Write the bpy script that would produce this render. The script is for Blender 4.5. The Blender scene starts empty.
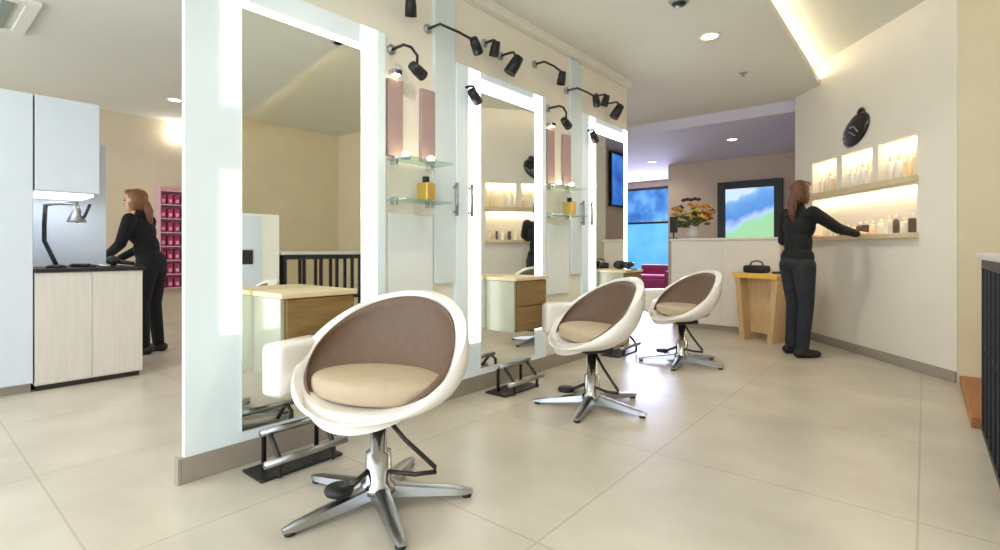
import bpy, bmesh, math, random
from mathutils import Vector, Matrix, Euler
random.seed(7)
S = bpy.context.scene
C = S.collection
PI = math.pi
def R(d): return math.radians(d)

# ------------------------------------------------------------------ materials
def lin(c):
    out = []
    for v in c:
        v /= 255.0
        out.append(v/12.92 if v <= .04045 else ((v+.055)/1.055)**2.4)
    return tuple(out)
MATS = {}
def mat(name, col, rough=.5, metal=0., noise=0., scale=8., stretch=None, emis=None, estr=0., coat=0., bump=0.):
    m = bpy.data.materials.new(name); m.use_nodes = True
    nt = m.node_tree; b = nt.nodes['Principled BSDF']
    c = lin(col)
    b.inputs['Base Color'].default_value = (*c, 1)
    b.inputs['Roughness'].default_value = rough
    b.inputs['Metallic'].default_value = metal
    b.inputs['Coat Weight'].default_value = coat
    if noise > 0 or bump > 0:
        tc = nt.nodes.new('ShaderNodeTexCoord'); mp = nt.nodes.new('ShaderNodeMapping')
        nt.links.new(tc.outputs['Object'], mp.inputs['Vector'])
        if stretch: mp.inputs['Scale'].default_value = stretch
        nz = nt.nodes.new('ShaderNodeTexNoise'); nz.inputs['Scale'].default_value = scale; nz.inputs['Detail'].default_value = 5
        nt.links.new(mp.outputs['Vector'], nz.inputs['Vector'])
        rp = nt.nodes.new('ShaderNodeValToRGB')
        rp.color_ramp.elements[0].position = .3; rp.color_ramp.elements[1].position = .7
        rp.color_ramp.elements[0].color = (*[x*(1-noise) for x in c], 1)
        rp.color_ramp.elements[1].color = (*[min(1, x*(1+noise)) for x in c], 1)
        nt.links.new(nz.outputs['Fac'], rp.inputs['Fac'])
        nt.links.new(rp.outputs['Color'], b.inputs['Base Color'])
        if bump > 0:
            bp = nt.nodes.new('ShaderNodeBump'); bp.inputs['Strength'].default_value = bump; bp.inputs['Distance'].default_value = .01
            nt.links.new(nz.outputs['Fac'], bp.inputs['Height']); nt.links.new(bp.outputs['Normal'], b.inputs['Normal'])
    if emis:
        b.inputs['Emission Color'].default_value = (*lin(emis), 1); b.inputs['Emission Strength'].default_value = estr
    MATS[name] = m
    return m
def glass(name, tint, gloss=.12, rough=.02, body=0.):
    m = bpy.data.materials.new(name); m.use_nodes = True
    nt = m.node_tree; nt.nodes.clear()
    out = nt.nodes.new('ShaderNodeOutputMaterial')
    tr = nt.nodes.new('ShaderNodeBsdfTransparent'); tr.inputs['Color'].default_value = (*lin(tint), 1)
    gl = nt.nodes.new('ShaderNodeBsdfGlossy'); gl.inputs['Roughness'].default_value = rough
    mx = nt.nodes.new('ShaderNodeMixShader'); mx.inputs['Fac'].default_value = gloss
    nt.links.new(tr.outputs[0], mx.inputs[1]); nt.links.new(gl.outputs[0], mx.inputs[2])
    last = mx
    if body > 0:
        df = nt.nodes.new('ShaderNodeBsdfDiffuse'); df.inputs['Color'].default_value = (*lin(tint), 1)
        m2 = nt.nodes.new('ShaderNodeMixShader'); m2.inputs['Fac'].default_value = body
        nt.links.new(mx.outputs[0], m2.inputs[1]); nt.links.new(df.outputs[0], m2.inputs[2]); last = m2
    nt.links.new(last.outputs[0], out.inputs['Surface'])
    MATS[name] = m
    return m
M = MATS
mat('wall_cream', (232, 225, 212), .85, noise=.02, scale=3)
mat('wall_tan', (222, 208, 178), .85, noise=.03, scale=3)
mat('wall_left', (214, 198, 170), .85, noise=.03, scale=3)
mat('wall_station', (236, 229, 214), .8, noise=.02, scale=3)
mat('ceiling', (222, 221, 210), .9, noise=.015, scale=2)
mat('ceiling_rear', (206, 202, 214), .8, noise=.02, scale=2)
mat('wall_rear', (196, 176, 156), .8, noise=.04, scale=3)
mat('baseboard', (158, 148, 134), .6, noise=.05, scale=10)
mat('trim', (232, 228, 216), .6, noise=.01)
mat('frosted', (218, 228, 230), .35, noise=.02, scale=2, emis=(220, 234, 242), estr=.12)
mat('strip', (255, 255, 255), .4, emis=(244, 250, 252), estr=3.2)
mat('warm_led', (255, 250, 238), .4, emis=(255, 236, 200), estr=12.)
mat('cove_led', (255, 250, 238), .4, emis=(255, 240, 214), estr=11.)
mat('added_led', (255, 255, 255), .4, emis=(236, 244, 255), estr=4.)  # glow of the bar added over the work counter
mat('lamp_disc', (255, 255, 250), .4, emis=(255, 250, 238), estr=14.)
mat('mirror', (236, 238, 232), .02, 1.)
mat('shell', (238, 232, 224), .28, noise=.01, coat=.3)
mat('inner', (108, 84, 66), .55, noise=.08, scale=30)
mat('seatpad', (188, 168, 138), .5, noise=.05, scale=20)
mat('chrome', (208, 210, 212), .16, 1.)
mat('steel', (176, 178, 180), .3, 1., noise=.04)
mat('darkmetal', (62, 58, 56), .4, .6, noise=.1)
mat('black', (22, 22, 24), .45, noise=.15)
mat('blackgloss', (18, 18, 20), .15, noise=.1, coat=.5)
mat('walnut', (134, 104, 58), .5, noise=.22, scale=4, stretch=(1, 1, 9), coat=.2)
mat('boxtop', (214, 196, 158), .45, noise=.05)
mat('boxside', (170, 172, 150), .3, noise=.06, coat=.3)
mat('oak', (208, 174, 128), .5, noise=.1, scale=5, stretch=(8, 8, 1))
mat('plinthwood', (168, 108, 56), .45, noise=.15, scale=5, stretch=(8, 1, 1))
mat('cabwhite', (214, 222, 230), .35, noise=.015, coat=.2)
mat('cabpanel', (216, 208, 198), .5, noise=.05, scale=4, stretch=(12, 12, 1))
mat('deskwhite', (232, 224, 212), .45, noise=.02)
mat('plastic', (240, 236, 226), .35, noise=.02)
mat('plasticwarm', (246, 226, 190), .35, noise=.03)
mat('bottledark', (92, 78, 70), .3, noise=.1)
mat('gold', (206, 170, 88), .35, .5, noise=.08)
mat('mauve', (172, 146, 142), .4, noise=.08, scale=6)
mat('pinkbox', (186, 58, 106), .5, noise=.2, scale=9)
mat('pinkpale', (232, 190, 200), .5, noise=.1)
mat('rackwhite', (214, 170, 178), .5, noise=.03)
mat('magenta', (128, 26, 74), .6, noise=.15, scale=10)
mat('magentapale', (196, 64, 118), .6, noise=.1)
mat('skin', (222, 170, 142), .5, noise=.04, scale=12)
mat('lips', (176, 92, 86), .45, noise=.05)
mat('eye', (40, 32, 30), .2, noise=.05)
mat('hair_auburn', (92, 52, 30), .5, noise=.35, scale=25, stretch=(4, 4, .5))
mat('hair_blond', (136, 88, 50), .5, noise=.35, scale=25, stretch=(4, 4, .5))
mat('cloth_black', (13, 12, 15), .85, noise=.2, scale=20)
mat('denim', (38, 40, 46), .85, noise=.2, scale=30)
mat('shoe', (20, 19, 20), .5, noise=.1)
mat('leaf', (84, 96, 40), .6, noise=.3, scale=12)
mat('petal_orange', (226, 152, 60), .6, noise=.2, scale=12)
mat('petal_yellow', (228, 206, 92), .6, noise=.15, scale=12)
mat('petal_dark', (70, 34, 26), .6, noise=.2, scale=12)
mat('vase', (210, 206, 196), .25, noise=.03)
mat('greyvent', (142, 150, 142), .6, noise=.05)
mat('stone', (206, 202, 194), .35, noise=.06, scale=6)
mat('yellowcloth', (236, 190, 70), .6, noise=.1)
glass('glass_pale', (236, 246, 250), .1, body=.75)
glass('glass_frost', (240, 244, 243), .06, .25, body=.9)
glass('glass_shelf', (224, 240, 236), .15, body=.1)

def screen(name, c0, c1, c2, strength, scale=2.):
    m = bpy.data.materials.new(name); m.use_nodes = True
    nt = m.node_tree; b = nt.nodes['Principled BSDF']
    tc = nt.nodes.new('ShaderNodeTexCoord'); nz = nt.nodes.new('ShaderNodeTexNoise'); nz.inputs['Scale'].default_value = scale
    nt.links.new(tc.outputs['Object'], nz.inputs['Vector'])
    rp = nt.nodes.new('ShaderNodeValToRGB'); e = rp.color_ramp.elements
    e[0].position = .32; e[0].color = (*lin(c0), 1); e[1].position = .7; e[1].color = (*lin(c2), 1)
    k = e.new(.5); k.color = (*lin(c1), 1)
    nt.links.new(nz.outputs['Fac'], rp.inputs['Fac'])
    b.inputs['Base Color'].default_value = (.01, .01, .012, 1); b.inputs['Roughness'].default_value = .3
    nt.links.new(rp.outputs['Color'], b.inputs['Emission Color']); b.inputs['Emission Strength'].default_value = strength
    MATS[name] = m
screen('scr_blue', (30, 80, 170), (70, 140, 220), (130, 190, 250), 1.0)
screen('scr_sky', (150, 190, 230), (190, 212, 240), (220, 228, 246), 1.2, 3)
screen('scr_sea', (46, 96, 170), (84, 140, 206), (150, 190, 230), 1.2, 5)
screen('scr_green', (120, 190, 140), (160, 210, 160), (190, 200, 220), 1.2, 5)
screen('scr_cyan', (70, 160, 230), (96, 180, 240), (120, 200, 250), 1.1, 1)
screen('scr_deep', (30, 70, 170), (50, 110, 210), (90, 150, 230), 1.0, 3)

def landscape():
    m = bpy.data.materials.new('scr_landscape'); m.use_nodes = True
    nt = m.node_tree; b = nt.nodes['Principled BSDF']
    tc = nt.nodes.new('ShaderNodeTexCoord'); sp = nt.nodes.new('ShaderNodeSeparateXYZ'); nt.links.new(tc.outputs['Object'], sp.inputs[0])
    nz = nt.nodes.new('ShaderNodeTexNoise'); nz.inputs['Scale'].default_value = 3.5; nz.inputs['Detail'].default_value = 4; nt.links.new(tc.outputs['Object'], nz.inputs['Vector'])
    m1 = nt.nodes.new('ShaderNodeMath'); m1.operation = 'MULTIPLY_ADD'; m1.inputs[1].default_value = .5; nt.links.new(nz.outputs['Fac'], m1.inputs[0]); nt.links.new(sp.outputs['Z'], m1.inputs[2])
    m2 = nt.nodes.new('ShaderNodeMath'); m2.operation = 'MULTIPLY_ADD'; m2.inputs[1].default_value = -.45; nt.links.new(sp.outputs['X'], m2.inputs[0]); nt.links.new(m1.outputs[0], m2.inputs[2])
    rp = nt.nodes.new('ShaderNodeValToRGB'); e = rp.color_ramp.elements
    e[0].position = .42; e[0].color = (*lin((150, 200, 150)), 1); e[1].position = 1.; e[1].color = (*lin((190, 212, 238)), 1)
    for p, c in ((.52, (140, 205, 150)), (.62, (170, 190, 232)), (.72, (70, 130, 205)), (.86, (92, 150, 212)), (.94, (120, 170, 222))):
        k = e.new(p); k.color = (*lin(c), 1)
    sc = nt.nodes.new('ShaderNodeMath'); sc.operation = 'MULTIPLY'; sc.inputs[1].default_value = .78; nt.links.new(m2.outputs[0], sc.inputs[0])
    nt.links.new(sc.outputs[0], rp.inputs['Fac'])
    b.inputs['Base Color'].default_value = (.01, .01, .012, 1); b.inputs['Roughness'].default_value = .3
    nt.links.new(rp.outputs['Color'], b.inputs['Emission Color']); b.inputs['Emission Strength'].default_value = 1.1
    MATS['scr_landscape'] = m
landscape()
def floor_mat():
    m = bpy.data.materials.new('floor_tile'); m.use_nodes = True
    nt = m.node_tree; b = nt.nodes['Principled BSDF']
    tc = nt.nodes.new('ShaderNodeTexCoord'); mp = nt.nodes.new('ShaderNodeMapping')
    mp.inputs['Location'].default_value = (1.02, -2.42, 0)
    nt.links.new(tc.outputs['Object'], mp.inputs['Vector'])
    br = nt.nodes.new('ShaderNodeTexBrick'); br.offset = 0; br.squash = 1
    br.inputs['Scale'].default_value = 1; br.inputs['Brick Width'].default_value = 1.0; br.inputs['Row Height'].default_value = 1.0
    br.inputs['Mortar Size'].default_value = .005; br.inputs['Mortar Smooth'].default_value = .3
    br.inputs['Color1'].default_value = (*lin((206, 197, 181)), 1); br.inputs['Color2'].default_value = (*lin((201, 192, 175)), 1)
    br.inputs['Mortar'].default_value = (*lin((184, 173, 154)), 1)
    nt.links.new(mp.outputs['Vector'], br.inputs['Vector'])
    nz = nt.nodes.new('ShaderNodeTexNoise'); nz.inputs['Scale'].default_value = 2.2; nz.inputs['Detail'].default_value = 6
    nt.links.new(tc.outputs['Object'], nz.inputs['Vector'])
    rp = nt.nodes.new('ShaderNodeValToRGB'); rp.color_ramp.elements[0].color = (.84, .83, .82, 1); rp.color_ramp.elements[1].color = (1.06, 1.06, 1.05, 1)
    rp.color_ramp.elements[0].position = .3; rp.color_ramp.elements[1].position = .7
    nt.links.new(nz.outputs['Fac'], rp.inputs['Fac'])
    mx = nt.nodes.new('ShaderNodeMix'); mx.data_type = 'RGBA'; mx.blend_type = 'MULTIPLY'; mx.inputs['Factor'].default_value = 1
    nt.links.new(br.outputs['Color'], mx.inputs['A']); nt.links.new(rp.outputs['Color'], mx.inputs['B'])
    nt.links.new(mx.outputs['Result'], b.inputs['Base Color'])
    b.inputs['Roughness'].default_value = .32
    return m
M['floor_tile'] = floor_mat()

# ------------------------------------------------------------------ mesh helpers
class MB:
    def __init__(s): s.b = bmesh.new()
    def box(s, x0, x1, y0, y1, z0, z1, bev=0., mtx=None):
        t = bmesh.new(); bmesh.ops.create_cube(t, size=1)
        for v in t.verts:
            v.co = Vector(((x0+x1)/2+v.co.x*(x1-x0), (y0+y1)/2+v.co.y*(y1-y0), (z0+z1)/2+v.co.z*(z1-z0)))
        if bev > 0:
            bmesh.ops.bevel(t, geom=t.edges[:], offset=bev, segments=3, profile=.5, affect='EDGES')
        return s._add(t, mtx)
    def _add(s, t, mtx=None):
        if mtx: bmesh.ops.transform(t, matrix=mtx, verts=t.verts)
        me = bpy.data.meshes.new('tmp'); t.to_mesh(me); t.free(); s.b.from_mesh(me); bpy.data.meshes.remove(me)
        return s
    def tube(s, pts, r, n=12, rs=None, cap=True):
        """swept tube through points"""
        t = bmesh.new(); pts = [Vector(p) for p in pts]; rings = []
        up = None
        for i, p in enumerate(pts):
            d = (pts[min(i+1, len(pts)-1)]-pts[max(i-1, 0)]).normalized()
            if up is None:
                up = d.orthogonal().normalized()
            else:
                up = (up-d*up.dot(d)); up = up.normalized() if up.length > 1e-6 else d.orthogonal().normalized()
            w = d.cross(up); rr = rs[i] if rs else r
            rings.append([t.verts.new(p+(up*math.cos(a)+w*math.sin(a))*rr) for a in [2*PI*k/n for k in range(n)]])
        for a, b in zip(rings, rings[1:]):
            for k in range(n): t.faces.new((a[k], a[(k+1) % n], b[(k+1) % n], b[k]))
        if cap:
            t.faces.new(rings[0][::-1]); t.faces.new(rings[-1])
        bmesh.ops.recalc_face_normals(t, faces=t.faces)
        return s._add(t)
    def lathe(s, prof, n=24, mtx=None, cap=True):
        t = bmesh.new(); rings = []
        for r, z in prof:
            rings.append([t.verts.new((r*math.cos(2*PI*k/n), r*math.sin(2*PI*k/n), z)) for k in range(n)] if r > 1e-5 else [t.verts.new((0, 0, z))])
        for a, b in zip(rings, rings[1:]):
            for k in range(n):
                if len(a) == 1 and len(b) == 1: continue
                if len(a) == 1: t.faces.new((a[0], b[(k+1) % n], b[k]))
                elif len(b) == 1: t.faces.new((a[k], a[(k+1) % n], b[0]))
                else: t.faces.new((a[k], a[(k+1) % n], b[(k+1) % n], b[k]))
        if cap and len(rings[0]) > 1: t.faces.new(rings[0][::-1])
        if cap and len(rings[-1]) > 1: t.faces.new(rings[-1])
        bmesh.ops.recalc_face_normals(t, faces=t.faces)
        return s._add(t, mtx)
    def ball(s, c, r, sub=2):
        t = bmesh.new(); bmesh.ops.create_icosphere(t, subdivisions=sub, radius=1)
        rr = r if hasattr(r, '__len__') else (r, r, r)
        for v in t.verts: v.co = Vector((c[0]+v.co.x*rr[0], c[1]+v.co.y*rr[1], c[2]+v.co.z*rr[2]))
        return s._add(t)
    def prism(s, poly, z0, z1, mtx=None):
        """poly in xy extruded along z"""
        t = bmesh.new(); a = [t.verts.new((x, y, z0)) for x, y in poly]; b = [t.verts.new((x, y, z1)) for x, y in poly]
        n = len(poly); t.faces.new(a[::-1]); t.faces.new(b)
        for k in range(n): t.faces.new((a[k], a[(k+1) % n], b[(k+1) % n], b[k]))
        bmesh.ops.recalc_face_normals(t, faces=t.faces)
        return s._add(t, mtx)
    def build(s, name, m, parent=None, smooth=False, mats=None):
        me = bpy.data.meshes.new(name); s.b.to_mesh(me); s.b.free()
        o = bpy.data.objects.new(name, me); C.objects.link(o)
        me.materials.append(M[m] if isinstance(m, str) else m)
        if smooth:
            for p in me.polygons: p.use_smooth = True
        if parent: o.parent = parent
        return o
def empty(name, loc=(0, 0, 0), rz=0.):
    o = bpy.data.objects.new(name, None); C.objects.link(o); o.location = loc; o.rotation_euler = (0, 0, rz)
    o.empty_display_size = .1
    return o
def tag(o, label, cat, group=None, kind=None):
    o['label'] = label; o['category'] = cat
    if group: o['group'] = group
    if kind: o['kind'] = kind
    return o
def struct(o):
    o['kind'] = 'structure'; return o
def dup(root, loc=None, rz=None):
    r = root.copy(); C.objects.link(r)
    if loc is not None: r.location = loc
    if rz is not None: r.rotation_euler = (0, 0, rz)
    for ch in root.children:
        c = ch.copy(); C.objects.link(c); c.parent = r
        for g in ch.children:
            d = g.copy(); C.objects.link(d); d.parent = c
    return r
def smooth_angle(o, a=40):
    for p in o.data.polygons: p.use_smooth = True
    try:
        o.data.set_sharp_from_angle(angle=R(a))
    except Exception: pass
    return o

# ------------------------------------------------------------------ the setting
WX = -2.46           # face of the mirror wall
struct(MB().box(-8.2, 3.3, -2.6, 12, -.08, 0).build('floor', 'floor_tile'))
c = MB()
TE = [(-.96, 2.46), (3.3, 3.19)]                        # front edge of the raised tray
c.prism([(-8.2, -2.6), (3.3, -2.6), TE[1], TE[0], (-.96, 6.95), (-8.2, 6.95)], 2.8, 3.06)   # main ceiling slab around the tray
c.prism([TE[0], TE[1], (3.3, 6.95), (-.96, 6.95)], 3.02, 3.06)
c.box(-.96, -.88, 2.47, 6.9, 2.8, 2.86)                 # cove lip
c.prism([TE[0], TE[1], (3.3, 3.27), (-.96, 2.54)], 2.8, 2.86)
struct(c.build('ceiling', 'ceiling'))
struct(MB().box(-8.2, 3.3, 6.95, 12, 2.66, 3.06).build('ceiling_rear', 'ceiling_rear'))
struct(MB().box(-8.2, -8.1, -2.6, 12, 0, 2.8).build('wall_left', 'wall_left'))
struct(MB().box(3.2, 3.3, -2.6, 5.24, 0, 3.03).build('wall_right', 'wall_tan'))
struct(MB().box(.185, 3.2, 5.145, 5.24, 0, 3.03).build('wall_corner', 'wall_tan'))
struct(MB().box(-8.1, .9, 11.8, 11.9, 0, 2.66).build('wall_far', 'wall_rear'))
struct(MB().box(-3.87, -.86, 9.8, 9.9, 0, 2.66).build('wall_rear', 'wall_rear'))
struct(MB().box(-.86, -.76, 6.97, 9.9, 0, 2.66).build('wall_side', 'wall_rear'))
# mirror partition
struct(MB().box(-2.545, WX, .95, 5.08, 0, 2.8).build('wall_station', 'wall_station'))
struct(MB().box(WX, WX+.03, .80, 5.09, 0, .11, .003).build('baseboard_station', 'baseboard'))
struct(MB().box(-2.475, WX+.03, .785, .80, 0, .11, .003).build('baseboard_end', 'baseboard'))
struct(MB().box(WX, WX+.07, .95, 5.08, 2.73, 2.8, .006).build('trim_1', 'trim'))
# diagonal shelf wall : local x = along wall (right end -> left end), local y = toward the room
dw = Matrix.Translation((.185, 5.14, 0)) @ Matrix.Rotation(math.atan2(.785, -.62), 4, 'Z')
L = 2.2
d = MB()
def dbox(mb, t0, t1, n0, n1, z0, z1, bev=0): mb.box(t0, t1, n0, n1, z0, z1, bev, dw)
# local +y after this rotation points to (-.785,-.62): the room side
ND = -.15
cols = [(0, .38), (1.85, L)]
for a, b in cols: dbox(d, a, b, ND, 0, 0, 3.03)
dbox(d, .38, 1.85, ND, 0, 0, 1.14); dbox(d, .38, 1.85, ND, 0, 1.55, 1.61); dbox(d, .38, 1.85, ND, 0, 1.96, 3.03)
for a, b in ((.825, .905), (1.34, 1.43)): dbox(d, a, b, ND, 0, 1.61, 1.96)
dbox(d, 0, L, ND-.05, ND, 0, 3.03)
struct(d.build('wall_diagonal', 'wall_cream'))
d = MB(); dbox(d, 0, L, 0, .015, 0, .085, .003); struct(d.build('baseboard_diagonal', 'baseboard'))
for (z0, z1, lab) in ((1.565, 1.615, 'upper'), (1.10, 1.145, 'lower')):
    s_ = MB(); dbox(s_, .36, 1.87, 0, .07, z0, z1, .004)
    tag(s_.build('wall_shelf', 'boxtop'), '%s long tan shelf ledge on the cream wall below the lit bottles' % lab, 'shelf', 'ledges of the lit wall niches')
nich = [(.40, .825, 1.61, 1.96), (.905, 1.34, 1.61, 1.96), (1.43, 1.83, 1.61, 1.96), (.40, 1.83, 1.145, 1.55)]
nl = ['narrow LED bar lighting the upper wall niche farthest right', 'narrow LED bar lighting the middle one of the upper wall niches',
      'narrow LED bar lighting the upper wall niche nearest the standing woman', 'long LED bar lighting the single wide lower wall niche']
for (a, b, z0, z1), lb in zip(nich, nl):
    s_ = MB(); dbox(s_, a+.01, b-.01, -.14, -.10, z1-.022, z1-.004)
    tag(s_.build('led_bar', 'warm_led'), lb, 'light', 'niche light bars')
def dpt(t, n, z): return dw @ Vector((t, n, z))

# cove LED + rear drop edge
tag(MB().box(-.95, -.925, 2.6, 6.6, 2.862, 2.874).build('cove_light', 'cove_led'), 'long warm LED strip in the cove along the raised ceiling edge', 'light')
tag(MB().prism([(-.8, 2.53), (3.1, 3.195), (3.1, 3.22), (-.8, 2.555)], 2.862, 2.874).build('cove_light', 'cove_led'), 'warm LED strip in the cove above the white storage tower', 'light')

# ------------------------------------------------------------------ ceiling fittings
def downlight(x, y, z, label, power, disc='lamp_disc', r=.065, grp='round recessed ceiling spotlights', col=(1, .95, .87)):
    t = empty('ceiling_spotlight', (x, y, z)); tag(t, label, 'ceiling light', grp)
    MB().lathe([(r, 0), (r*1.35, 0), (r*1.35, -.012), (r, -.008), (r, 0)], 24, None, False).build('ring', 'trim', t, True)
    MB().lathe([(r, -.004), (r, -.001)], 24).build('diffuser', disc, t)
    if power:
        l = bpy.data.lights.new('spot', 'SPOT'); l.energy = power; l.spot_size = R(150); l.spot_blend = .8; l.shadow_soft_size = .06; l.color = col
        lo = bpy.data.objects.new('lamp', l); C.objects.link(lo); lo.location = (x, y, z-.03)
    return t
downlight(-1.39, 4.42, 2.8, 'bright round spotlight in the main ceiling nearest the mirrors', 48)
downlight(-1.87+-.35, 8.1, 2.66, 'round spotlight in the rear ceiling above the framed screen', 20)
downlight(-3.94, 9.2, 2.66, 'round spotlight in the rear ceiling above the flowers', 20)
downlight(-5.0, 10.3, 2.66, 'round spotlight in the rear ceiling beside the last mirror', 20, r=.075)
# lights added to brighten the rooms, behind the camera and over the left room
for x, y, p, lb in ((-1.39, 1.9, 40, 'added round spotlight in the main ceiling over the first styling chair'), (-1.39, -.6, 40, 'added round spotlight in the main ceiling behind the camera'),
                (-3.9, 2.6, 48, 'added round spotlight over the floor of the left room'), (-3.9, -.4, 40, 'added round spotlight over the aisle of the left room'),
                (-6.9, 2.2, 26, 'added round spotlight over the pink rack of the left room')):
    downlight(x, y, 2.8, lb, p)
o = empty('smoke_detector', (-1.35, 3.62, 2.8)); tag(o, 'dark grey round smoke detector on the ceiling', 'smoke detector')
MB().lathe([(.075, 0), (.075, -.015), (.06, -.035), (.03, -.045), (0, -.046)], 24).build('housing', 'greyvent', o, True)
MB().lathe([(.05, -.04), (.045, -.05), (0, -.052)], 20).build('cap', 'darkmetal', o, True)
o = empty('sprinkler_head', (-1.42, 5.57, 2.802)); tag(o, 'tiny round sprinkler plate on the ceiling', 'sprinkler')
MB().lathe([(.04, 0), (.038, -.008), (.012, -.012), (.01, -.03), (.022, -.034), (0, -.036)], 20).build('body', 'greyvent', o, True)
o = empty('air_vent', (-5.35, .2, 2.8)); tag(o, 'square grey air conditioning cassette with white frame in the left ceiling', 'air vent')
f = MB(); f.box(-.42, .42, -.52, -.44, -.03, 0, .004).box(-.42, .42, .44, .52, -.03, 0, .004).box(-.42, -.34, -.44, .44, -.03, 0, .004).box(.34, .42, -.44, .44, -.03, 0, .004); f.build('frame', 'trim', o)
f = MB()
for k in range(9): f.box(-.34, .34, -.43+k*.095, -.37+k*.095, -.02, -.004)
f.build('grille', 'greyvent', o)

# ------------------------------------------------------------------ mirror stations
P = 1.65
WORD = ['first', 'second', 'third']
desc = ['nearest tall backlit mirror in frosted white panel, reflecting tan wall', 'middle tall backlit mirror in frosted white panel behind the second chair',
        'farthest narrow backlit mirror at the end of the wall, reflecting a blue screen']
FX = WX+.03
for k in range(3):
    y0 = .81+P*k; my0 = 1.045+P*k; my1 = 1.695+P*k; y1 = 1.87+P*k
    if k == 2: my1 = 4.93; y1 = 5.03
    t = empty('backlit_mirror', (WX, (y0+y1)/2, .11)); tag(t, desc[k], 'mirror', 'backlit styling mirrors')
    off = -t.location
    def at(mb, n, m, **kw):
        ob = mb.build(n, m, t, **kw); ob.data.transform(Matrix.Translation(off)); return ob
    at(MB().box(WX, FX, y0, y1, .11, 2.27, .004), 'frosted_panel', 'frosted')
    s = MB()
    if k == 0: s.box(FX, FX+.004, my0-.085, my0-.003, 1.66, 2.262).box(FX, FX+.004, my0-.085, my0-.003, .62, 1.36)
    else: s.box(FX, FX+.004, my0-.115, my0-.003, .35, 2.262)
    at(s, 'light_strip', 'strip')
    at(MB().box(FX, FX+.004, my1+.003, min(my1+.11, y1-.01), .35, 2.262), 'light_strip', 'strip')
    at(MB().box(FX, FX+.004, my0-.003, my1+.003, 2.125, 2.125+(.03, .09, .09)[k]), 'light_strip', 'strip')
    at(MB().box(FX, FX+.008, my0, my1, .16, 2.12, .002), 'mirror_glass', 'mirror')

# console boxes on the mirrors
def make_console(k):
    t = empty('console_box', (FX+.008, 1.285+P*k, .43))
    MB().box(0, .262, -.17, .18, 0, .355, .004).build('drawer_body', 'walnut', t)
    MB().box(0, .26, -.188, -.171, 0, .355, .002).build('end_panel', 'boxside', t)
    MB().box(.263, .274, -.165, .175, .01, .172, .003).build('drawer_front', 'walnut', t)
    MB().box(.263, .274, -.165, .175, .18, .35, .003).build('drawer_front', 'walnut', t)
    MB().box(0, .285, -.195, .19, .356, .38, .004).build('top', 'boxtop', t)
    return t
cl = ['brown wooden console box on the nearest mirror behind the first chair', 'brown wooden console box on the middle mirror beside the second chair', 'brown wooden console box holding a black dryer on the farthest mirror']
for k in range(3): tag(make_console(k), cl[k], 'console', 'wall consoles under the mirrors')

def hair_dryer(loc, rz, label, group='hair dryers'):
    t = empty('hair_dryer', loc, rz); tag(t, label, 'hair dryer', group)
    MB().lathe([(.0, -.09), (.03, -.088), (.042, -.06), (.04, .0), (.028, .06), (.026, .09), (0, .091)], 20, Matrix.Translation((0, 0, .045)) @ Matrix.Rotation(PI/2, 4, 'Y')).build('barrel', 'black', t, True)
    MB().lathe([(.026, .0), (.03, .03), (.02, .06), (0, .061)], 20, Matrix.Translation((.085, 0, .045)) @ Matrix.Rotation(PI/2, 4, 'Y')).build('nozzle', 'blackgloss', t, True)
    MB().tube([(-.03, -.03, .04), (-.035, -.09, .028), (-.045, -.14, .022)], .018, rs=[.02, .018, .016]).build('handle', 'black', t, True)
    MB().tube([(-.045, -.14, .02), (-.06, -.18, .01), (-.02, -.2, .007), (.03, -.17, .006), (.02, -.13, .006)], .005, 8).build('cord', 'black', t, True)
    return t
hair_dryer((FX+.15, 1.31+2*P, .811), R(70), 'black hair dryer lying on the console of the farthest mirror')

# footrests on the floor below the mirrors
def footrest(k, label):
    t = empty('footrest', (-2.2, 1.22+P*k, 0)); tag(t, label, 'footrest', 'footrests below the mirrors')
    MB().box(-.16, .02, -.2, .2, .0, .012, .003).build('floor_plate', 'darkmetal', t)
    for xx, zz, w in ((.05, .085, .2), (-.05, .19, .17)):
        f = MB(); f.tube([(xx, -w, zz), (xx, w, zz)], .016)
        f.build('rail', 'steel', t, True)
    for s in (-1, 1):
        f = MB(); f.tube([(-.1, s*.13, .012), (-.1, s*.13, .16), (-.05, s*.13, .19), (0, s*.13, .14), (.05, s*.13, .085), (.045, s*.13, .012)], .011, 10)
        f.build('bracket', 'darkmetal', t, True)
    return t
for k, lb in enumerate(('chrome railed footrest on the floor below the nearest mirror', 'chrome railed footrest on the floor below the middle mirror', 'chrome railed footrest on the floor below the farthest mirror')):
    footrest(k, lb)

# spotlights on rods over the stations
def spotlight(y, z, reach, drop, ry, label, rod=0., big=1.):
    """wall bracket at (WX,y,z): a rod running along the wall (rod metres) then a black head"""
    t = empty('wall_spotlight', (WX, y, z)); tag(t, label, 'spotlight', 'small black spotlights over the mirrors')
    MB().lathe([(.03, 0), (.03, .012), (.012, .018)], 16, Matrix.Rotation(PI/2, 4, 'Y')).build('wall_plate', 'steel', t, True)
    MB().tube([(.01, 0, 0), (reach, 0, 0), (reach+.005, rod*.5, 0), (reach+.005, rod, -drop*.3), (reach, rod, -drop)], .009, 10).build('arm', 'darkmetal', t, True)
    h = Matrix.Translation((reach, rod, -drop)) @ Euler((ry, R(25), 0)).to_matrix().to_4x4()
    MB().lathe([(0, .05*big), (.028*big, .048*big), (.034*big, .0), (.036*big, -.06*big), (.03*big, -.058*big)], 18, h).build('lamp_head', 'black', t, True)
    return t
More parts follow.
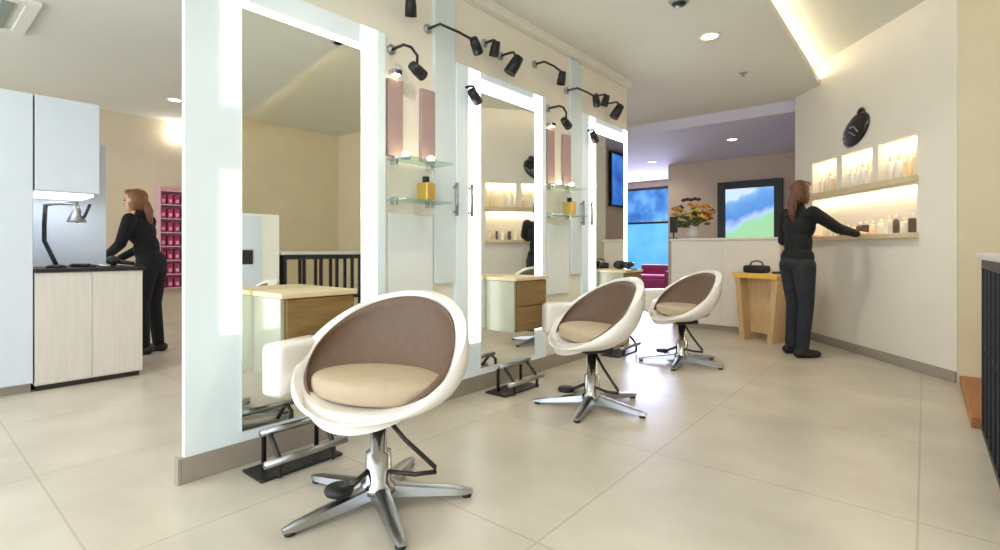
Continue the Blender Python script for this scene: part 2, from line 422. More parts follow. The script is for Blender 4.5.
def set_lamps(k, w):
    b = P*k
    spotlight(1.74+b, 2.52, .10, .06, R(20), 'black spotlight on a long rod over the left corner of the %s glass shelf bay' % w, .26)
    spotlight(1.93+b, 2.20, .12, .12, R(70), 'black spotlight bent low above the mauve strips of the %s shelf bay' % w, .10)
    spotlight(2.22+b, 2.42, .12, .03, R(50), 'black spotlight on a long dark rod before the %s pale glass fin' % w, .33)
    spotlight(2.55+b, 2.12, .08, .06, R(60), 'black spotlight clipped low beside the right edge of the %s pale glass fin' % w, .03)
    if k < 2:
        spotlight(2.77+b, 2.50, .09, .05, R(10), 'short black spotlight above the %s mirror from the right' % ('middle' if k == 0 else 'farthest'), .02)
        spotlight(2.95+b, 2.46, .12, .08, R(-20), 'larger grey and black spotlight above the %s mirror' % ('middle' if k == 0 else 'farthest'), .03, 1.3)
set_lamps(0, 'nearest'); set_lamps(1, 'second')

# shelf bays between mirrors
bott = None
def bottle(name, loc, h, r, m, capm='plastic', square=False):
    t = empty(name, loc)
    if square: MB().box(-r, r, -r*.7, r*.7, 0, h*.75, r*.18).build('body', m, t)
    else: MB().lathe([(0, 0), (r, 0), (r, h*.62), (r*.85, h*.72), (r*.4, h*.78)], 16).build('body', m, t, True)
    MB().lathe([(r*.42, h*.75), (r*.42, h), (0, h)], 14).build('cap', capm, t, True)
    return t
for k in range(2):
    b = P*k; w = ('nearest', 'second')[k]
    tg = lambda o, l, c_, g: tag(o, l, c_, g)
    tg(MB().box(WX-.002, WX+.024, 2.27+b, 2.455+b, .78, 2.72, .003).build('glass_fin', 'glass_pale'), 'tall pale blue glass fin standing in the %s shelf bay' % w, 'glass panel', 'glass fins between mirrors')
    tg(MB().box(WX-.002, WX+.02, 1.90+b, 2.25+b, .62, 1.22, .003).build('frosted_board', 'glass_frost'), 'low frosted glass panel under the shelves of the %s bay' % w, 'glass panel', 'frosted panels between mirrors')
    for y_, q in ((1.89, 'left'), (2.15, 'right')):
        tg(MB().box(WX, WX+.03, y_+b, y_+.11+b, 1.56, 2.02, .004).build('wall_strip', 'mauve'), '%s mauve upright strip above the glass shelf of the %s bay' % (q, w), 'panel', 'mauve strips between mirrors')
    for z_, q in ((1.53, 'upper'), (1.29, 'lower')):
        t = empty('glass_shelf', (WX, 2.075+b, z_)); tag(t, '%s glass shelf in the %s bay between mirrors' % (q, w), 'shelf', 'glass shelves between mirrors')
        MB().box(0.02, .2, -.19, .19, 0, .01, .002).build('shelf_plate', 'glass_shelf', t)
        for s in (-1, 1): MB().box(0, .05, s*.14-.012, s*.14+.012, -.02, .025, .003).build('clip', 'chrome', t)
    t = empty('shelf_spotlight', (WX+.03, 1.95+b, 2.04)); 
    t.location = (WX, 1.94+b, 2.06); tag(t, 'tiny glowing lamp at the top of the left mauve strip of the %s bay' % w, 'light', 'tiny shelf lamps')
    MB().box(0, .06, -.03, .03, -.015, .015, .004).build('housing', 'chrome', t); MB().lathe([(.022, -.02), (.022, -.016)], 14, Matrix.Translation((.04, 0, 0))).build('bulb', 'warm_led', t)
    for y_, q in ((1.97, 'left'), (2.17, 'right')):
        t = empty('shelf_lamp', (WX+.09, y_+b, 1.54)); tag(t, 'tiny glowing lamp at the %s end of the upper glass shelf, %s bay' % (q, w), 'light', 'tiny shelf lamps')
        MB().lathe([(.03, 0), (.03, .012), (.025, .016)], 16).build('base', 'chrome', t, True); MB().ball((0, 0, .03), (.024, .024, .018)).build('bulb', 'warm_led', t, True)
    t = bottle('perfume_bottle', (WX+.1, 2.12+b, 1.3005), .15, .05, 'gold', 'black', True); tag(t, 'square golden bottle with black cap on the lower glass shelf of the %s bay' % w, 'bottle', 'golden bottles between mirrors')
    for y_, q in ((2.44, 'left'), (2.575, 'right')):
        t = empty('door_pull', (WX, y_+b, 1.34)); tag(t, '%s upright grey metal handle bar beside the %s shelf bay' % (q, w), 'handle', 'grey handle bars')
        t.location.x = WX+(.022 if y_ < 2.5 else .032)
        MB().tube([(.03, 0, -.11), (.03, 0, .11)], .012).build('bar', 'steel', t, True)
        for s in (-1, 1): MB().tube([(0, 0, s*.085), (.03, 0, s*.085)], .007, 10).build('post', 'steel', t, True)

# ------------------------------------------------------------------ styling chairs
def pod(rx, ry, zb, zmid, amp, th0, thick, inner=False, nphi=64, ns=16):
    """bowl whose rim is a tilted ellipse, high at the back (-y)"""
    b = bmesh.new(); rings = []
    for i in range(ns+1):
        s = i/ns; th = s*th0; ring = []
        for k in range(nphi):
            ph = 2*PI*k/nphi
            back = -math.sin(ph)
            zr = zmid+amp*back
            rr = math.sin(th)
            zz = zb+(zr-zb)*(1-math.cos(th))/(1-math.cos(th0))
            ring.append(b.verts.new((rx*rr*math.cos(ph), ry*rr*math.sin(ph)*1.0-(.05*(zz-zb)/.4 if back > 0 else 0)*back, zz)))
            if i == 0: break
        rings.append(ring)
    for i in range(ns):
        a, c_ = rings[i], rings[i+1]
        for k in range(nphi):
            if len(a) == 1: b.faces.new((a[0], c_[k], c_[(k+1) % nphi]))
            else: b.faces.new((a[k], c_[k], c_[(k+1) % nphi], a[(k+1) % nphi]))
    bmesh.ops.recalc_face_normals(b, faces=b.faces)
    return b
def solidify(b, name, m, parent, thick, offset=-1, sub=1, bevel=0):
    me = bpy.data.meshes.new(name); b.to_mesh(me); b.free()
    o = bpy.data.objects.new(name, me); C.objects.link(o); me.materials.append(M[m])
    md = o.modifiers.new('s', 'SOLIDIFY'); md.thickness = thick; md.offset = offset
    if bevel:
        bv = o.modifiers.new('b', 'BEVEL'); bv.width = bevel; bv.segments = 3; bv.limit_method = 'ANGLE'
    for p in me.polygons: p.use_smooth = True
    o.parent = parent
    return o
def make_chair(label):
    t = empty('styling_chair'); tag(t, label, 'chair', 'white pod styling chairs')
    rx, ry = .375, .262
    solidify(pod(rx, ry, .372, .605, .215, R(106), .04), 'shell', 'shell', t, .046, -1, bevel=.016)
    # brown lining a little inside the shell
    solidify(pod(rx-.05, ry-.05, .418, .598, .198, R(104), .006), 'lining', 'inner', t, .006, -1)
    # seat cushion
    sc = bmesh.new(); bmesh.ops.create_uvsphere(sc, u_segments=40, v_segments=20, radius=1)
    for v in sc.verts:
        x, y, z = v.co; r = math.hypot(x, y)
        f = (abs(z)**.45)*(1 if z > 0 else -1)
        q = min(1, r**.55)/max(r, 1e-6)
        v.co = Vector((x*q*.295, y*q*.19, .468+f*.05))
    me = bpy.data.meshes.new('seat_cushion'); sc.to_mesh(me); sc.free(); so = bpy.data.objects.new('seat_cushion', me); C.objects.link(so); me.materials.append(M['seatpad']); so.parent = t
    for p in me.polygons: p.use_smooth = True
    a = MB(); a.box(.338, .45, -.10, .17, .41, .625, .028); smooth_angle(a.build('armrest', 'shell', t), 50)
    # mechanism (directions below are for the first chair as it stands in the room)
    rz1 = face(*gdir(A1)); ca, sa = math.cos(-rz1), math.sin(-rz1)
    def w(x, y, z): return (x*ca-y*sa, x*sa+y*ca, z)
    MB().box(-.10, .10, -.10, .10, .352, .385, .008).build('mounting_plate', 'darkmetal', t)
    MB().lathe([(.075, .052), (.07, .075), (.052, .09), (.05, .2), (.034, .205), (.034, .36)], 28).build('pump_column', 'chrome', t, True)
    MB().lathe([(.0, .03), (.062, .03), (.068, .05), (.06, .066), (0, .07)], 28).build('hub', 'chrome', t, True)
    for k in range(5):
        a = 2*PI*k/5+R(-97)-rz1
        leg = MB(); n = 8; bm = bmesh.new(); prev = None
        for i in range(n+1):
            u = i/n; r0 = .04+u*.335; w_ = .036-.014*u; h = .05-.03*u; zc = .056-.034*u
            if i == n: w_ *= .6; h *= .6
            ring = [bm.verts.new((r0, y_, z_)) for y_, z_ in ((-w_, zc-h*.5), (w_, zc-h*.5), (w_*.8, zc+h*.35), (w_*.35, zc+h*.5), (-w_*.35, zc+h*.5), (-w_*.8, zc+h*.35))]
            if prev:
                for q in range(6): bm.faces.new((prev[q], prev[(q+1) % 6], ring[(q+1) % 6], ring[q]))
            else: bm.faces.new(ring[::-1])
            prev = ring
        bm.faces.new(prev); bmesh.ops.recalc_face_normals(bm, faces=bm.faces)
        leg._add(bm, Matrix.Rotation(a, 4, 'Z')); lo = smooth_angle(leg.build('leg', 'steel', t), 35)
        MB().lathe([(.018, 0), (.02, .006), (.016, .016)], 14, Matrix.Translation((.35*math.cos(a), .35*math.sin(a), 0))).build('foot_pad', 'black', lo, True)
    MB().tube([w(.0, -.04, .14), w(.0, -.09, .12), w(-.0, -.13, .105)], .011, 10).build('pedal_arm', 'darkmetal', t, True)
    MB().lathe([(0, -.012), (.05, -.012), (.055, 0), (.05, .012), (0, .014)], 20, Matrix.Translation(w(-.02, -.165, .10))).build('pedal', 'black', t, True)
    MB().tube([w(.03, .02, .33), w(.09, .06, .25), w(.2, .12, .15), w(.205, .12, .135), w(.15, .06, .13), w(.05, .01, .13)], .009, 10).build('lever', 'darkmetal', t, True)
    return t
def face(gx, gy): return math.atan2(-gx, gy)
def gdir(a):   # a degrees left of straight-toward-camera-plane
    a = R(a); return (math.cos(a)*.64-math.sin(a)*.768, -math.cos(a)*.768-math.sin(a)*.64)
A1 = 22
ch = make_chair('nearest white pod salon chair with brown lining, in front of the first mirror')
ch.location = (-1.67, 1.25, 0); ch.rotation_euler = (0, 0, face(*gdir(A1)))
c2 = dup(ch, (-1.645, 2.90, 0), face(*gdir(72))); c2['label'] = 'middle white pod salon chair turned before the second mirror'
c3 = dup(ch, (-1.66, 4.52, 0), face(*gdir(78))); c3['label'] = 'farthest white pod salon chair near the reception desk'

# ------------------------------------------------------------------ left room
o = empty('tall_cabinet', (-5.1, .3, 0)); tag(o, 'tall pale blue white cabinet at the left edge beside the work counter', 'cabinet')
MB().box(-.3, .28, -.75, .355, .06, 2.1, .004).build('carcass', 'cabwhite', o)
MB().box(-.28, .25, -.73, .345, 0, .06).build('plinth', 'baseboard', o)
MB().box(.281, .3, -.745, -.2, .07, 2.09, .003).build('door', 'cabwhite', o); MB().box(.281, .3, -.193, .35, .07, 2.09, .003).build('door', 'cabwhite', o)
o = empty('wall_cabinet', (-5.1, .845, 1.42)); tag(o, 'white upper cabinet over the work counter, joined to the tall cabinet', 'cabinet')
MB().box(-.3, .28, -.185, .185, 0, .68, .004).build('carcass', 'cabwhite', o); MB().box(.281, .3, -.183, .18, .005, .675, .003).build('door', 'cabwhite', o)
o = MB().box(-5.44, -5.402, .66, 1.2, .88, 1.9, .003).build('splash_panel', 'cabwhite'); tag(o, 'pale blue splash panel rising behind the work counter', 'panel')
o = empty('work_counter', (-5.1, .98, 0)); tag(o, 'pale wood grained work counter with thin black top', 'counter')
MB().box(-.35, .29, -.32, .325, .04, .84, .004).build('body', 'cabpanel', o); MB().box(-.33, .26, -.31, .31, 0, .04).build('plinth', 'darkmetal', o)
MB().box(-.36, .31, -.32, .34, .84, .868, .004).build('worktop', 'black', o)
ft = MB(); ft.box(.291, .297, -.318, .0, .05, .835, .002); ft.box(.291, .297, .004, .322, .05, .835, .002); ft.build('front_panel', 'cabpanel', o)
o = MB().box(-5.3, -4.9, .68, 1.01, 1.404, 1.42, .002).build('added_niche_light', 'added_led'); tag(o, 'slim added light bar brightening the niche under the white upper cabinet', 'light')  # added bar that brightens the counter niche, no known fitting
# desk lamp
o = empty('desk_lamp', (-4.95, .80, .869)); tag(o, 'black jointed desk lamp with chrome head on the work counter', 'desk lamp')
MB().lathe([(.06, 0), (.058, .014), (.02, .022)], 20).build('base', 'black', o, True)
rt = Vector((.768, .64, 0))
def rp(u, z): return (rt.x*u, rt.y*u, z)
MB().tube([rp(0, .02), rp(-.05, .12), rp(-.09, .2), rp(-.09, .32), rp(-.08, .47)], .014, 10).build('stem', 'black', o, True)
MB().tube([rp(-.08, .47), rp(.02, .478), rp(.16, .475)], .014, 10).build('arm', 'steel', o, True)
hm = Matrix.Translation(rp(.15, .46))
MB().lathe([(.014, .02), (.02, -.02), (.06, -.12), (.056, -.122), (.0, -.05)], 20, hm).build('lamp_head', 'steel', o, True)
MB().tube([rp(.15, .34), rp(.21, .38), rp(.25, .47)], .01, 10).build('handle', 'darkmetal', o, True)
hair_dryer((-5.05, 1.17, .869), R(160), 'black hair dryer on the work counter near the left woman')
o = empty('curling_iron', (-4.90, .99, .869), R(40)); tag(o, 'black curling iron lying across the work counter', 'curling iron')
MB().tube([(-.14, 0, .014), (0, 0, .014)], .014).build('handle', 'black', o, True); MB().tube([(0, 0, .014), (.15, 0, .014)], .009).build('barrel', 'steel', o, True)
MB().tube([(-.14, 0, .012), (-.18, .02, .01), (-.16, .06, .006), (-.08, .07, .006), (0.0, .05, .006)], .005, 8).build('cord', 'black', o, True)

# pink product rack on the far left wall
o = empty('product_rack', (-8.1, 2.66, .45)); tag(o, 'white wall rack holding rows of pink boxes behind the left woman', 'shelf')
MB().box(0.005, .02, -.31, .31, 0, 1.42).build('back_board', 'rackwhite', o)
for k in range(8): MB().box(.02, .17, -.3, .3, .02+k*.19, .035+k*.19).build('shelf_board', 'rackwhite', o)
for s in (-1, 1): MB().box(.005, .18, s*.31-.008, s*.31+.008, 0, 1.42).build('side_panel', 'rackwhite', o)
pb = None
for r_ in range(7):
    for c_ in range(7):
        loc = (-8.02+random.uniform(-.005, .005), 2.405+c_*.085, .486+r_*.19)
        if pb is None:
            pb = empty('product_box', loc); MB().box(-.04, .04, -.033, .033, 0, .135, .003).build('carton', 'pinkbox', pb); MB().box(.0405, .043, -.018, .018, .025, .07, .001).build('front_label', 'pinkpale', pb); q = pb
        else: q = dup(pb, loc)
        tag(q, 'small pink product carton with pale front label on the white wall rack', 'box', 'pink cartons on the wall rack')
o = empty('wall_glow', (-8.1, 2.58, 2.62)); tag(o, 'small glowing lamp standing in for a spot glow high on the left room wall', 'wall lamp')  # glowing shade put where a ceiling spot's light falls on the wall
MB().box(0, .02, -.05, .05, -.06, .06, .005).build('wall_plate', 'trim', o); MB().lathe([(.035, -.08), (.05, .08), (0, .085)], 20, Matrix.Translation((.08, 0, 0))).build('lamp_shade', 'lamp_disc', o, True)

# ------------------------------------------------------------------ right cabinet
o = empty('display_cabinet', (.24, 3.25, 0)); tag(o, 'black open fronted cabinet with light grey top at the right edge', 'cabinet')
MB().box(-.02, .5, -.65, .64, .95, .985, .006).build('worktop', 'stone', o)
f = MB()
f.box(0, .48, -.63, -.60, 0, .95).box(0, .48, .59, .62, 0, .95).box(0, .48, -.6, .59, 0, .03).box(0, .48, -.6, .59, .90, .95)
f.build('carcass', 'black', o)
for k in range(1, 6): MB().box(0, .03, -.6+k*1.19/6-.014, -.6+k*1.19/6+.014, .03, .90).box(.45, .48, -.6+k*1.19/6-.014, -.6+k*1.19/6+.014, .03, .90).build('post', 'black', o)
MB().box(.01, .46, -.6, .59, .45, .48).build('shelf_board', 'black', o)
MB().box(.20, .78, 3.9, 5.14, 0, .06, .004).build('cabinet_plinth', 'plinthwood'); tag(bpy.data.objects['cabinet_plinth'], 'low brown wooden plinth on the floor between black cabinet and corner wall', 'plinth')
o = empty('storage_tower', (.24, 2.2, 0)); tag(o, 'white storage tower with grey door next to the black cabinet, seen in the mirror', 'cabinet')
MB().box(0.02, .5, -.38, .38, 0, 1.36, .006).build('carcass', 'plastic', o); MB().box(0, .019, -.37, .18, .02, 1.34, .003).build('door', 'cabwhite', o)
MB().box(-.012, 0, -.2, .1, .86, 1.0, .004).build('vent_slot', 'black', o)

# ------------------------------------------------------------------ diagonal wall display
kinds = []
def wall_bottles(t0, t1, z, n, hs, label, grp, dark=()):
    for i in range(n):
        t_ = t0+(t1-t0)*(i+.5)/n; p = dpt(t_, -.065 if z > 1.3 else -.10, z)
        h = random.choice(hs); m = 'bottledark' if i in dark else random.choice(('plastic', 'plastic', 'plasticwarm'))
        q = bottle('product_bottle', p, h, random.uniform(.024, .034), m, 'plastic' if m != 'plastic' else 'plasticwarm', square=(i % 3 == 1))
        q.rotation_euler = (0, 0, R(52))
        tag(q, label, 'bottle', grp)
wall_bottles(.42, .81, 1.616, 4, (.2, .23, .26), 'white product bottle standing in the right upper lit niche', 'bottles in the right upper niche')
wall_bottles(.92, 1.33, 1.616, 5, (.17, .2, .24), 'white product bottle standing in the middle upper lit niche', 'bottles in the middle upper niche')
wall_bottles(1.44, 1.82, 1.616, 5, (.15, .18, .22), 'white product bottle standing in the left upper lit niche', 'bottles in the left upper niche')
wall_bottles(.42, .98, 1.146, 6, (.14, .17, .2), 'pale product bottle at the right end of the lower lit niche', 'bottles at the right of the lower niche', (1, 3))
wall_bottles(1.0, 1.8, 1.146, 9, (.11, .13, .16), 'small product bottle along the left part of the lower lit niche', 'bottles at the left of the lower niche', (1, 2, 4, 5))
# emblem
o = empty('wall_emblem', dpt(1.12, .0, 2.165), math.atan2(.785, -.62)); tag(o, 'black round emblem with a small knob, mounted high on the cream wall', 'wall ornament')
em = Matrix.Rotation(-PI/2, 4, 'X')
E2 = Matrix.Rotation(R(30), 4, 'Y')
MB().lathe([(.13, 0), (.135, .012), (.12, .026), (.05, .034), (0, .036)], 36, E2 @ Matrix.Scale(1.55, 4, (1, 0, 0)) @ em).build('disc', 'blackgloss', o, True)
MB().lathe([(.05, 0), (.05, .015), (.03, .03), (0, .032)], 24, Matrix.Translation((-.075, 0, .15)) @ em).build('knob', 'blackgloss', o, True)
f = MB(); f.tube([(-.07, .036, -.03), (-.02, .042, .03), (.05, .036, .03)], .006, 8); f.tube([(-.03, .038, -.06), (.03, .042, -.02), (.08, .03, -.0)], .005, 8); f.build('inlay', 'steel', o, True)

# ------------------------------------------------------------------ reception
o = empty('reception_desk', (-1.95, 6.9, 0)); tag(o, 'long cream white reception desk at the back of the salon', 'reception desk')
MB().box(-.62, .66, -.29, .28, .06, 1.12, .006).build('body', 'deskwhite', o); MB().box(-.6, .64, -.27, .26, 0, .06).build('plinth', 'baseboard', o)
MB().box(-.64, .68, -.31, .3, 1.12, 1.15, .006).build('counter_top', 'deskwhite', o)
f = MB(); f.box(-.61, .02, -.299, -.291, .07, 1.11, .002); f.box(.028, .65, -.299, -.291, .07, 1.11, .002); f.build('front_panel', 'deskwhite', o)
# flowers
o = empty('flower_arrangement', (-2.40, 6.95, 1.151)); tag(o, 'large orange and yellow flower arrangement in a pale vase on the desk', 'flowers')
MB().lathe([(0, 0), (.06, 0), (.085, .06), (.06, .14), (.045, .17), (.055, .18)], 24).build('vase', 'vase', o, True)
st = MB(); lf = MB(); po = MB(); py = MB(); pdk = MB()
for i in range(46):
    a = random.uniform(0, 2*PI); u = random.random()**.6; zz = .24+.26*random.random()*(1.1-u*.4)
    p = Vector((u*.25*math.cos(a), u*.2*math.sin(a), zz))
    st.tube([(0, 0, .12), p*.5+Vector((0, 0, .08)), p], .004, 6)
    mb_, r_ = (po, .045) if i % 2 == 0 else ((py, .04) if i % 3 else (pdk, .035))
    for j in range(5):
        b = 2*PI*j/5; mb_.ball(p+Vector((r_*.6*math.cos(b), r_*.6*math.sin(b), .006*j)), (r_*.6, r_*.6, r_*.4), 1)
for i in range(26):
    a = random.uniform(0, 2*PI); u = random.uniform(.1, .27)
    lf.ball((u*math.cos(a), u*.8*math.sin(a), random.uniform(.17, .3)), (.05, .03, .022), 1)
st.build('stems', 'leaf', o); lf.build('leaves', 'leaf', o, True); po.build('orange_blossoms', 'petal_orange', o, True); py.build('yellow_blossoms', 'petal_yellow', o, True)
for k in range(5): pdk.ball((-.14+.05*k, .03, .53+.01*(k % 2)), (.04, .03, .025), 1)
pdk.build('dark_blossoms', 'petal_dark', o, True)
# framed screen behind reception
def framed(name, w, h, dpth, fr, loc, rz):
    t = empty(name, loc, rz)
    f = MB(); f.box(-w/2, w/2, -dpth, 0, h-fr, h).box(-w/2, w/2, -dpth, 0, 0, fr).box(-w/2, -w/2+fr, -dpth, 0, fr, h-fr).box(w/2-fr, w/2, -dpth, 0, fr, h-fr)
    f.build('frame', 'black', t); return t
t = framed('display_screen', 1.06, 1.2, .07, .13, (-2.39, 9.795, 1.03), 0); tag(t, 'large black framed screen with blue landscape on the rear wall', 'screen')
MB().box(-.41, .41, -.03, -.01, .1, 1.09).build('picture', 'scr_landscape', t)
# portrait screen on the side wall (mirrored in the third mirror)
t = framed('poster_screen', .62, .9, .05, .03, (-.866, 7.86, 1.72), R(-90)); tag(t, 'upright blue screen seen only as a reflection in the farthest mirror', 'screen')
MB().box(-.28, .28, -.03, -.01, .03, .87).build('picture', 'scr_deep', t)
# blue shop window at the far end
t = empty('window_1', (-5.2, 11.8, .45)); struct(t)
f = MB(); f.box(-.75, .75, -.05, 0, 2.0, 2.06).box(-.75, .75, -.05, 0, 0, .06).box(-.75, -.69, -.05, 0, .06, 2.0).box(.69, .75, -.05, 0, .06, 2.0).box(-.69, .69, -.05, 0, 1.18, 1.23); struct(f.build('window_frame', 'darkmetal', t))
struct(MB().box(-.69, .69, -.03, -.01, .06, 1.18).build('pane', 'scr_cyan', t)); struct(MB().box(-.69, .69, -.03, -.01, 1.23, 2.0).build('pane', 'scr_blue', t))
o = empty('sofa', (-4.78, 11.25, 0)); tag(o, 'dark magenta small sofa under the blue window at the far end', 'sofa')
MB().box(-.4, .4, -.35, .35, .08, .36, .04).build('seat', 'magenta', o, True); MB().box(-.4, .4, .18, .36, .3, .66, .04).build('backrest', 'magenta', o, True)
for s in (-1, 1): MB().box(s*.44-.06, s*.44+.06, -.35, .36, .08, .54, .03).build('arm', 'magenta', o, True)
MB().box(-.38, .38, -.30, .17, .365, .44, .03).build('cushion', 'magentapale', o, True)
for sx in (-1, 1):
    for sy in (-1, 1): MB().lathe([(.015, 0), (.022, .1)], 10, Matrix.Translation((sx*.36, sy*.28, 0))).build('leg', 'darkmetal', o)
o = empty('tablet_stand', (-2.56, 6.67, 1.151), R(20)); tag(o, 'small black tablet on a stand at the left end of the reception desk', 'tablet')
MB().box(-.06, .06, -.05, .05, 0, .012, .003).build('base', 'black', o); MB().tube([(0, 0, .01), (0, .02, .14)], .01).build('post', 'black', o)
MB().box(-.05, .05, -.006, .006, .08, .30, .003, Matrix.Rotation(R(-12), 4, 'X')).build('screen_panel', 'blackgloss', o)

# oak side table with bags
o = empty('side_table', (-1.37, 6.2, 0), R(-20)); tag(o, 'tan wooden side table with slanted panel legs beside the reception desk', 'table')
MB().box(-.27, .27, -.17, .17, .715, .745, .005).build('tabletop', 'oak', o)
for s in (-1, 1):
    MB().prism([(s*.25, .715), (s*.19, .715), (s*.13, 0), (s*.19, 0)], -.15, .15, Matrix.Rotation(PI/2, 4, 'X')).build('leg', 'oak', o)
MB().prism([(-.2, .715), (.2, .715), (.15, .08), (-.15, .08)], -.02, .02, Matrix.Rotation(PI/2, 4, 'X')).build('panel', 'oak', o)
MB().box(-.26, .26, -.176, -.171, .69, .74, .001).build('edge_band', 'yellowcloth', o)
o = empty('handbag', (-1.44, 6.19, .746), R(-20)); tag(o, 'black handbag lying on the tan side table', 'handbag')
smooth_angle(MB().box(-.13, .13, -.07, .07, 0, .085, .028).build('body', 'black', o), 60)
MB().tube([(-.08, 0, .08), (-.06, 0, .12), (0, 0, .135), (.06, 0, .12), (.08, 0, .08)], .008, 8).build('strap', 'black', o, True)
o = empty('wallet', (-1.2, 6.12, .746), R(-10)); tag(o, 'flat black wallet on the tan side table next to the woman', 'wallet')
MB().box(-.06, .06, -.045, .045, 0, .02, .006).build('body', 'black', o); MB().box(-.062, -.01, -.012, .012, .018, .024, .002).build('clasp', 'gold', o)

# ------------------------------------------------------------------ people
def blob(name, shapes, voxel, m, parent, smooth=6):
    mb = MB()
    for s in shapes:
        if s[0] == 'c':      # capsule chain (points, radii)
            pts, rs = [Vector(p) for p in s[1]], s[2]
            for i in range(len(pts)):
                mb.ball(pts[i], rs[i], 2)
                if i: mb.tube([pts[i-1], pts[i]], 0, 16, rs=[rs[i-1], rs[i]])
        else:                # ellipsoid centre, radii, optional rotation
            t = bmesh.new(); bmesh.ops.create_icosphere(t, subdivisions=3, radius=1)
            mtx = Matrix.Translation(s[1]) @ (s[3].to_4x4() if len(s) > 3 else Matrix()) @ Matrix.Diagonal((*s[2], 1))
            mb._add(t, mtx)
    o = mb.build(name, m)
    r = o.modifiers.new('r', 'REMESH'); r.mode = 'VOXEL'; r.voxel_size = voxel
    if smooth:
        q = o.modifiers.new('q', 'SMOOTH'); q.factor = .5; q.iterations = smooth
    dg = bpy.context.evaluated_depsgraph_get(); dg.update()
    me = bpy.data.meshes.new_from_object(o.evaluated_get(dg))
    old = o.data; o.modifiers.clear(); o.data = me; bpy.data.meshes.remove(old)
    me.name = name
    if not me.materials: me.materials.append(M[m])
    for p in me.polygons: p.use_smooth = True
    if parent: o.parent = parent
    return o
def hand_shapes(w, fwd, up, side, curl):
    """palm and five fingers from wrist w; fwd finger direction, up = back of hand, side = toward thumb"""
    w, fwd, up, side = [Vector(v) for v in (w, fwd, up, side)]
    out = [('c', [w, w+fwd*.04], [.024, .026])]
    out.append(('c', [w+fwd*.05+side*.022, w+fwd*.075+side*.025], [.016, .014])); out.append(('c', [w+fwd*.05-side*.022, w+fwd*.07-side*.025], [.016, .013]))
    for i, (ln, sp) in enumerate(((.07, .030), (.08, .011), (.075, -.010), (.058, -.029))):
        p0 = w+fwd*.07+side*sp*.9; p1 = p0+fwd*ln*.45-up*curl*ln*.15; p2 = p1+fwd*ln*.3-up*curl*ln*.3; p3 = p2+fwd*ln*.2-up*curl*ln*.35
        p1 += side*sp*.15; p2 += side*sp*.2; p3 += side*sp*.22
        out.append(('c', [p0, p1, p2, p3], [.0095, .009, .008, .007]))
    out.append(('c', [w+fwd*.025+side*.022, w+fwd*.05+side*.045-up*.008, w+fwd*.08+side*.055-up*.015], [.012, .0105, .0085]))
    return out
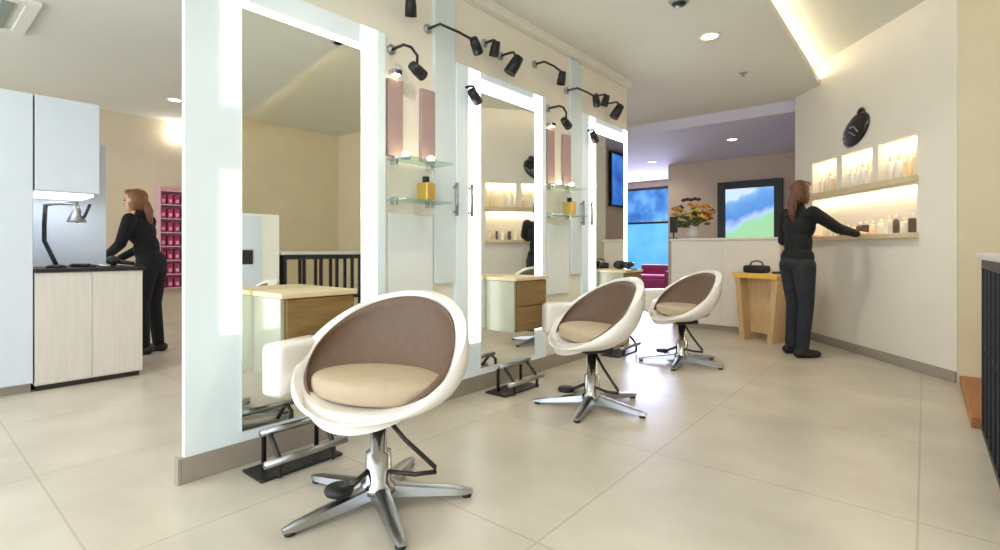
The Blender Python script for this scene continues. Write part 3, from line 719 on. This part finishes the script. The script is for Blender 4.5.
def person(loc, f, label, hair, trousers, rarm, larm, lean, feet, hscale=1., ponytail=True, turn=0.):
    t = empty('person', loc, face(*f)); tag(t, label, 'person'); t.scale = (hscale,)*3
    ly = lean
    hipz, shz = .87, 1.345
    sh = Vector((0, ly, shz)); hd = Vector((0, ly*1.25+.02, 1.535))
    HR = Matrix.Rotation(turn, 3, 'Z')
    def H(x, y, z): return hd+HR @ Vector((x, y, z))
    sR = Vector((.165, ly, shz)); sL = Vector((-.165, ly, shz))
    shp = []
    shp.append(('e', Vector((0, 0, .90)), (.155, .11, .12))); shp.append(('e', Vector((0, ly*.4, 1.06)), (.122, .09, .16)))
    shp.append(('e', Vector((0, ly*.8+.005, 1.22)), (.145, .10, .14))); shp.append(('e', Vector((.0, ly, 1.32)), (.165, .075, .06)))
    shp.append(('c', [sh+Vector((0, -.005, .03)), hd+Vector((0, -.02, -.08))], [.052, .047]))
    # head: cranium, face, jaw, nose, ears
    shp += [('e', H(0, -.012, .025), (.073, .09, .088)), ('e', H(0, .018, -.025), (.06, .068, .085)), ('e', H(0, .045, -.085), (.036, .034, .026)),
            ('c', [H(0, .088, .005), H(0, .1, -.022)], [.009, .013]), ('e', H(.072, -.005, -.005), (.01, .02, .03)), ('e', H(-.072, -.005, -.005), (.01, .02, .03)),
            ('c', [H(-.018, .083, -.052), H(.018, .083, -.052)], [.008, .008]), ('c', [H(-.035, .078, .025), H(.035, .078, .025)], [.01, .01])]
    legs = []
    for s, ft in zip((1, -1), feet):
        hp = Vector((s*.085, 0, .86)); an = Vector((ft[0], ft[1], .085)); kn = (hp+an)/2+Vector((0, .03, .02))
        legs.append((hp, kn, an, ft))
        shp.append(('c', [hp, kn, an], [.09, .056, .038]))
        shp.append(('c', [an+Vector((0, -.02, -.035)), an+Vector((s*.01, .12, -.05))], [.036, .03]))
    arms = []
    for (el, wr, fw, up, sd, curl), S0 in ((rarm, sR), (larm, sL)):
        el, wr = Vector(el), Vector(wr)
        shp.append(('c', [S0, el, wr], [.05, .036, .025])); shp += hand_shapes(wr, Vector(fw).normalized(), Vector(up).normalized(), Vector(sd).normalized(), curl)
        arms.append((S0, el, wr))
    blob('body', shp, .0055, 'skin', t, 3)
    # clothing
    top = [('e', Vector((0, 0, .93)), (.165, .122, .12)), ('e', Vector((0, ly*.4, 1.06)), (.138, .105, .17)), ('e', Vector((0, ly*.8+.005, 1.22)), (.158, .118, .14)),
           ('e', Vector((0, ly, 1.325)), (.175, .09, .065)), ('c', [sh+Vector((0, -.01, .02)), sh+Vector((0, -.01, .065))], [.068, .06])]
    for S0, el, wr in arms:
        top.append(('c', [S0, el, el+(wr-el)*.93], [.063, .05, .037]))
    blob('jacket', top, .009, 'cloth_black', t, 5)
    tr = [('e', Vector((0, -.008, .885)), (.158, .122, .10))]
    for hp, kn, an, ft in legs: tr.append(('c', [hp, kn, an+Vector((0, 0, .0))], [.1, .066, .054]))
    blob('trousers', tr, .009, trousers, t, 5)
    for (hp, kn, an, ft), s in zip(legs, (1, -1)):
        blob('shoe', [('c', [Vector((ft[0], ft[1]-.045, .045)), Vector((ft[0]+s*.008, ft[1]+.06, .04)), Vector((ft[0]+s*.012, ft[1]+.15, .032))], [.045, .043, .032]), ('c', [an, an+Vector((0, 0, .03))], [.046, .044])], .008, 'shoe', t, 3)
    hs = [('e', H(0, -.03, .042), (.084, .09, .088)), ('e', H(0, .03, .088), (.068, .06, .034)), ('e', H(.06, -.03, -.03), (.026, .055, .075)), ('e', H(-.06, -.03, -.03), (.026, .055, .075)), ('e', H(0, -.075, -.03), (.07, .045, .09))]
    hs.append(('c', [H(0, -.105, -.02), H(0, -.135, -.1), H(0.01, -.13, -.2), H(.01, -.115, -.27)], [.036, .04, .034, .014]))
    blob('hair', hs, .007, hair, t, 3)
    for s in (-1, 1):
        MB().ball(H(s*.03, .079, .004), (.012, .008, .007)).build('eye', 'eye', t, True)
    MB().ball(H(0, .088, -.052), (.02, .007, .007)).build('lips', 'lips', t, True)
    return t
v = Vector((.785, .62, 0))*1+Vector((-.64, .768, 0))*.22; v.normalize()
person((-.93, 5.52, 0), (v.x, v.y), 'woman in black jacket and dark jeans reaching to the lit shelf', 'hair_auburn', 'denim',
       ((.2, .25, 1.2), (.13, .54, 1.15), (-.1, 1, .12), (0, -.1, 1), (-1, 0, 0), .25), ((-.24, .05, 1.09), (-.16, .27, 1.12), (.2, 1, .2), (0, -.1, 1), (1, 0, 0), .5),
       .02, ((.10, -.03), (-.10, .02)), 1.0, True, R(12))
person((-5.78, 1.64, 0), (-.70, -.71), 'woman in black at the work counter in the left room', 'hair_blond', 'cloth_black',
       ((.22, .16, 1.10), (.12, .38, .95), (-.1, 1, -.1), (0, .1, 1), (-1, 0, 0), .3), ((-.22, .16, 1.10), (-.12, .38, .95), (.1, 1, -.1), (0, .1, 1), (1, 0, 0), .3),
       .11, ((.09, -.02), (-.09, .02)), .96, True, 0)

# ------------------------------------------------------------------ light
W = bpy.data.worlds.new('World'); S.world = W; W.use_nodes = True
bg = W.node_tree.nodes['Background']; bg.inputs['Color'].default_value = (.80, .90, 1.0, 1); bg.inputs['Strength'].default_value = 3.2
def area(name, loc, rot, sx, sy, e, col):
    l = bpy.data.lights.new(name, 'AREA'); l.shape = 'RECTANGLE'; l.size = sx; l.size_y = sy; l.energy = e; l.color = col
    o = bpy.data.objects.new(name, l); C.objects.link(o); o.location = loc; o.rotation_euler = rot; return o
p = area('open_side_portal', (-2.45, -2.6, 1.4), (R(90), 0, 0), 11.3, 2.8, 1, (1, 1, 1)); p.data.cycles.is_portal = True  # portal over the unseen side, left open to let sky light in
area('window_daylight', (-5.2, 11.7, 1.5), (R(-90), 0, 0), 1.4, 1.9, 120, (.66, .70, 1.0))

cam = bpy.data.cameras.new('camera'); co = bpy.data.objects.new('camera', cam); C.objects.link(co)
co.location = (0, 0, 1.0); co.rotation_euler = (R(90), 0, R(39.8)); cam.sensor_width = 36; cam.lens = 18.36; cam.shift_y = -.025
cam.clip_start = .02; S.camera = co
vs = S.view_settings; vs.view_transform = 'Standard'; vs.look = 'None'; vs.gamma = 1; vs.exposure = .2; vs.use_curve_mapping = False
try:
    S.cycles.use_denoising = True; S.cycles.max_bounces = 10; S.cycles.diffuse_bounces = 6; S.cycles.transparent_max_bounces = 12; S.cycles.sample_clamp_indirect = 6
except Exception: pass
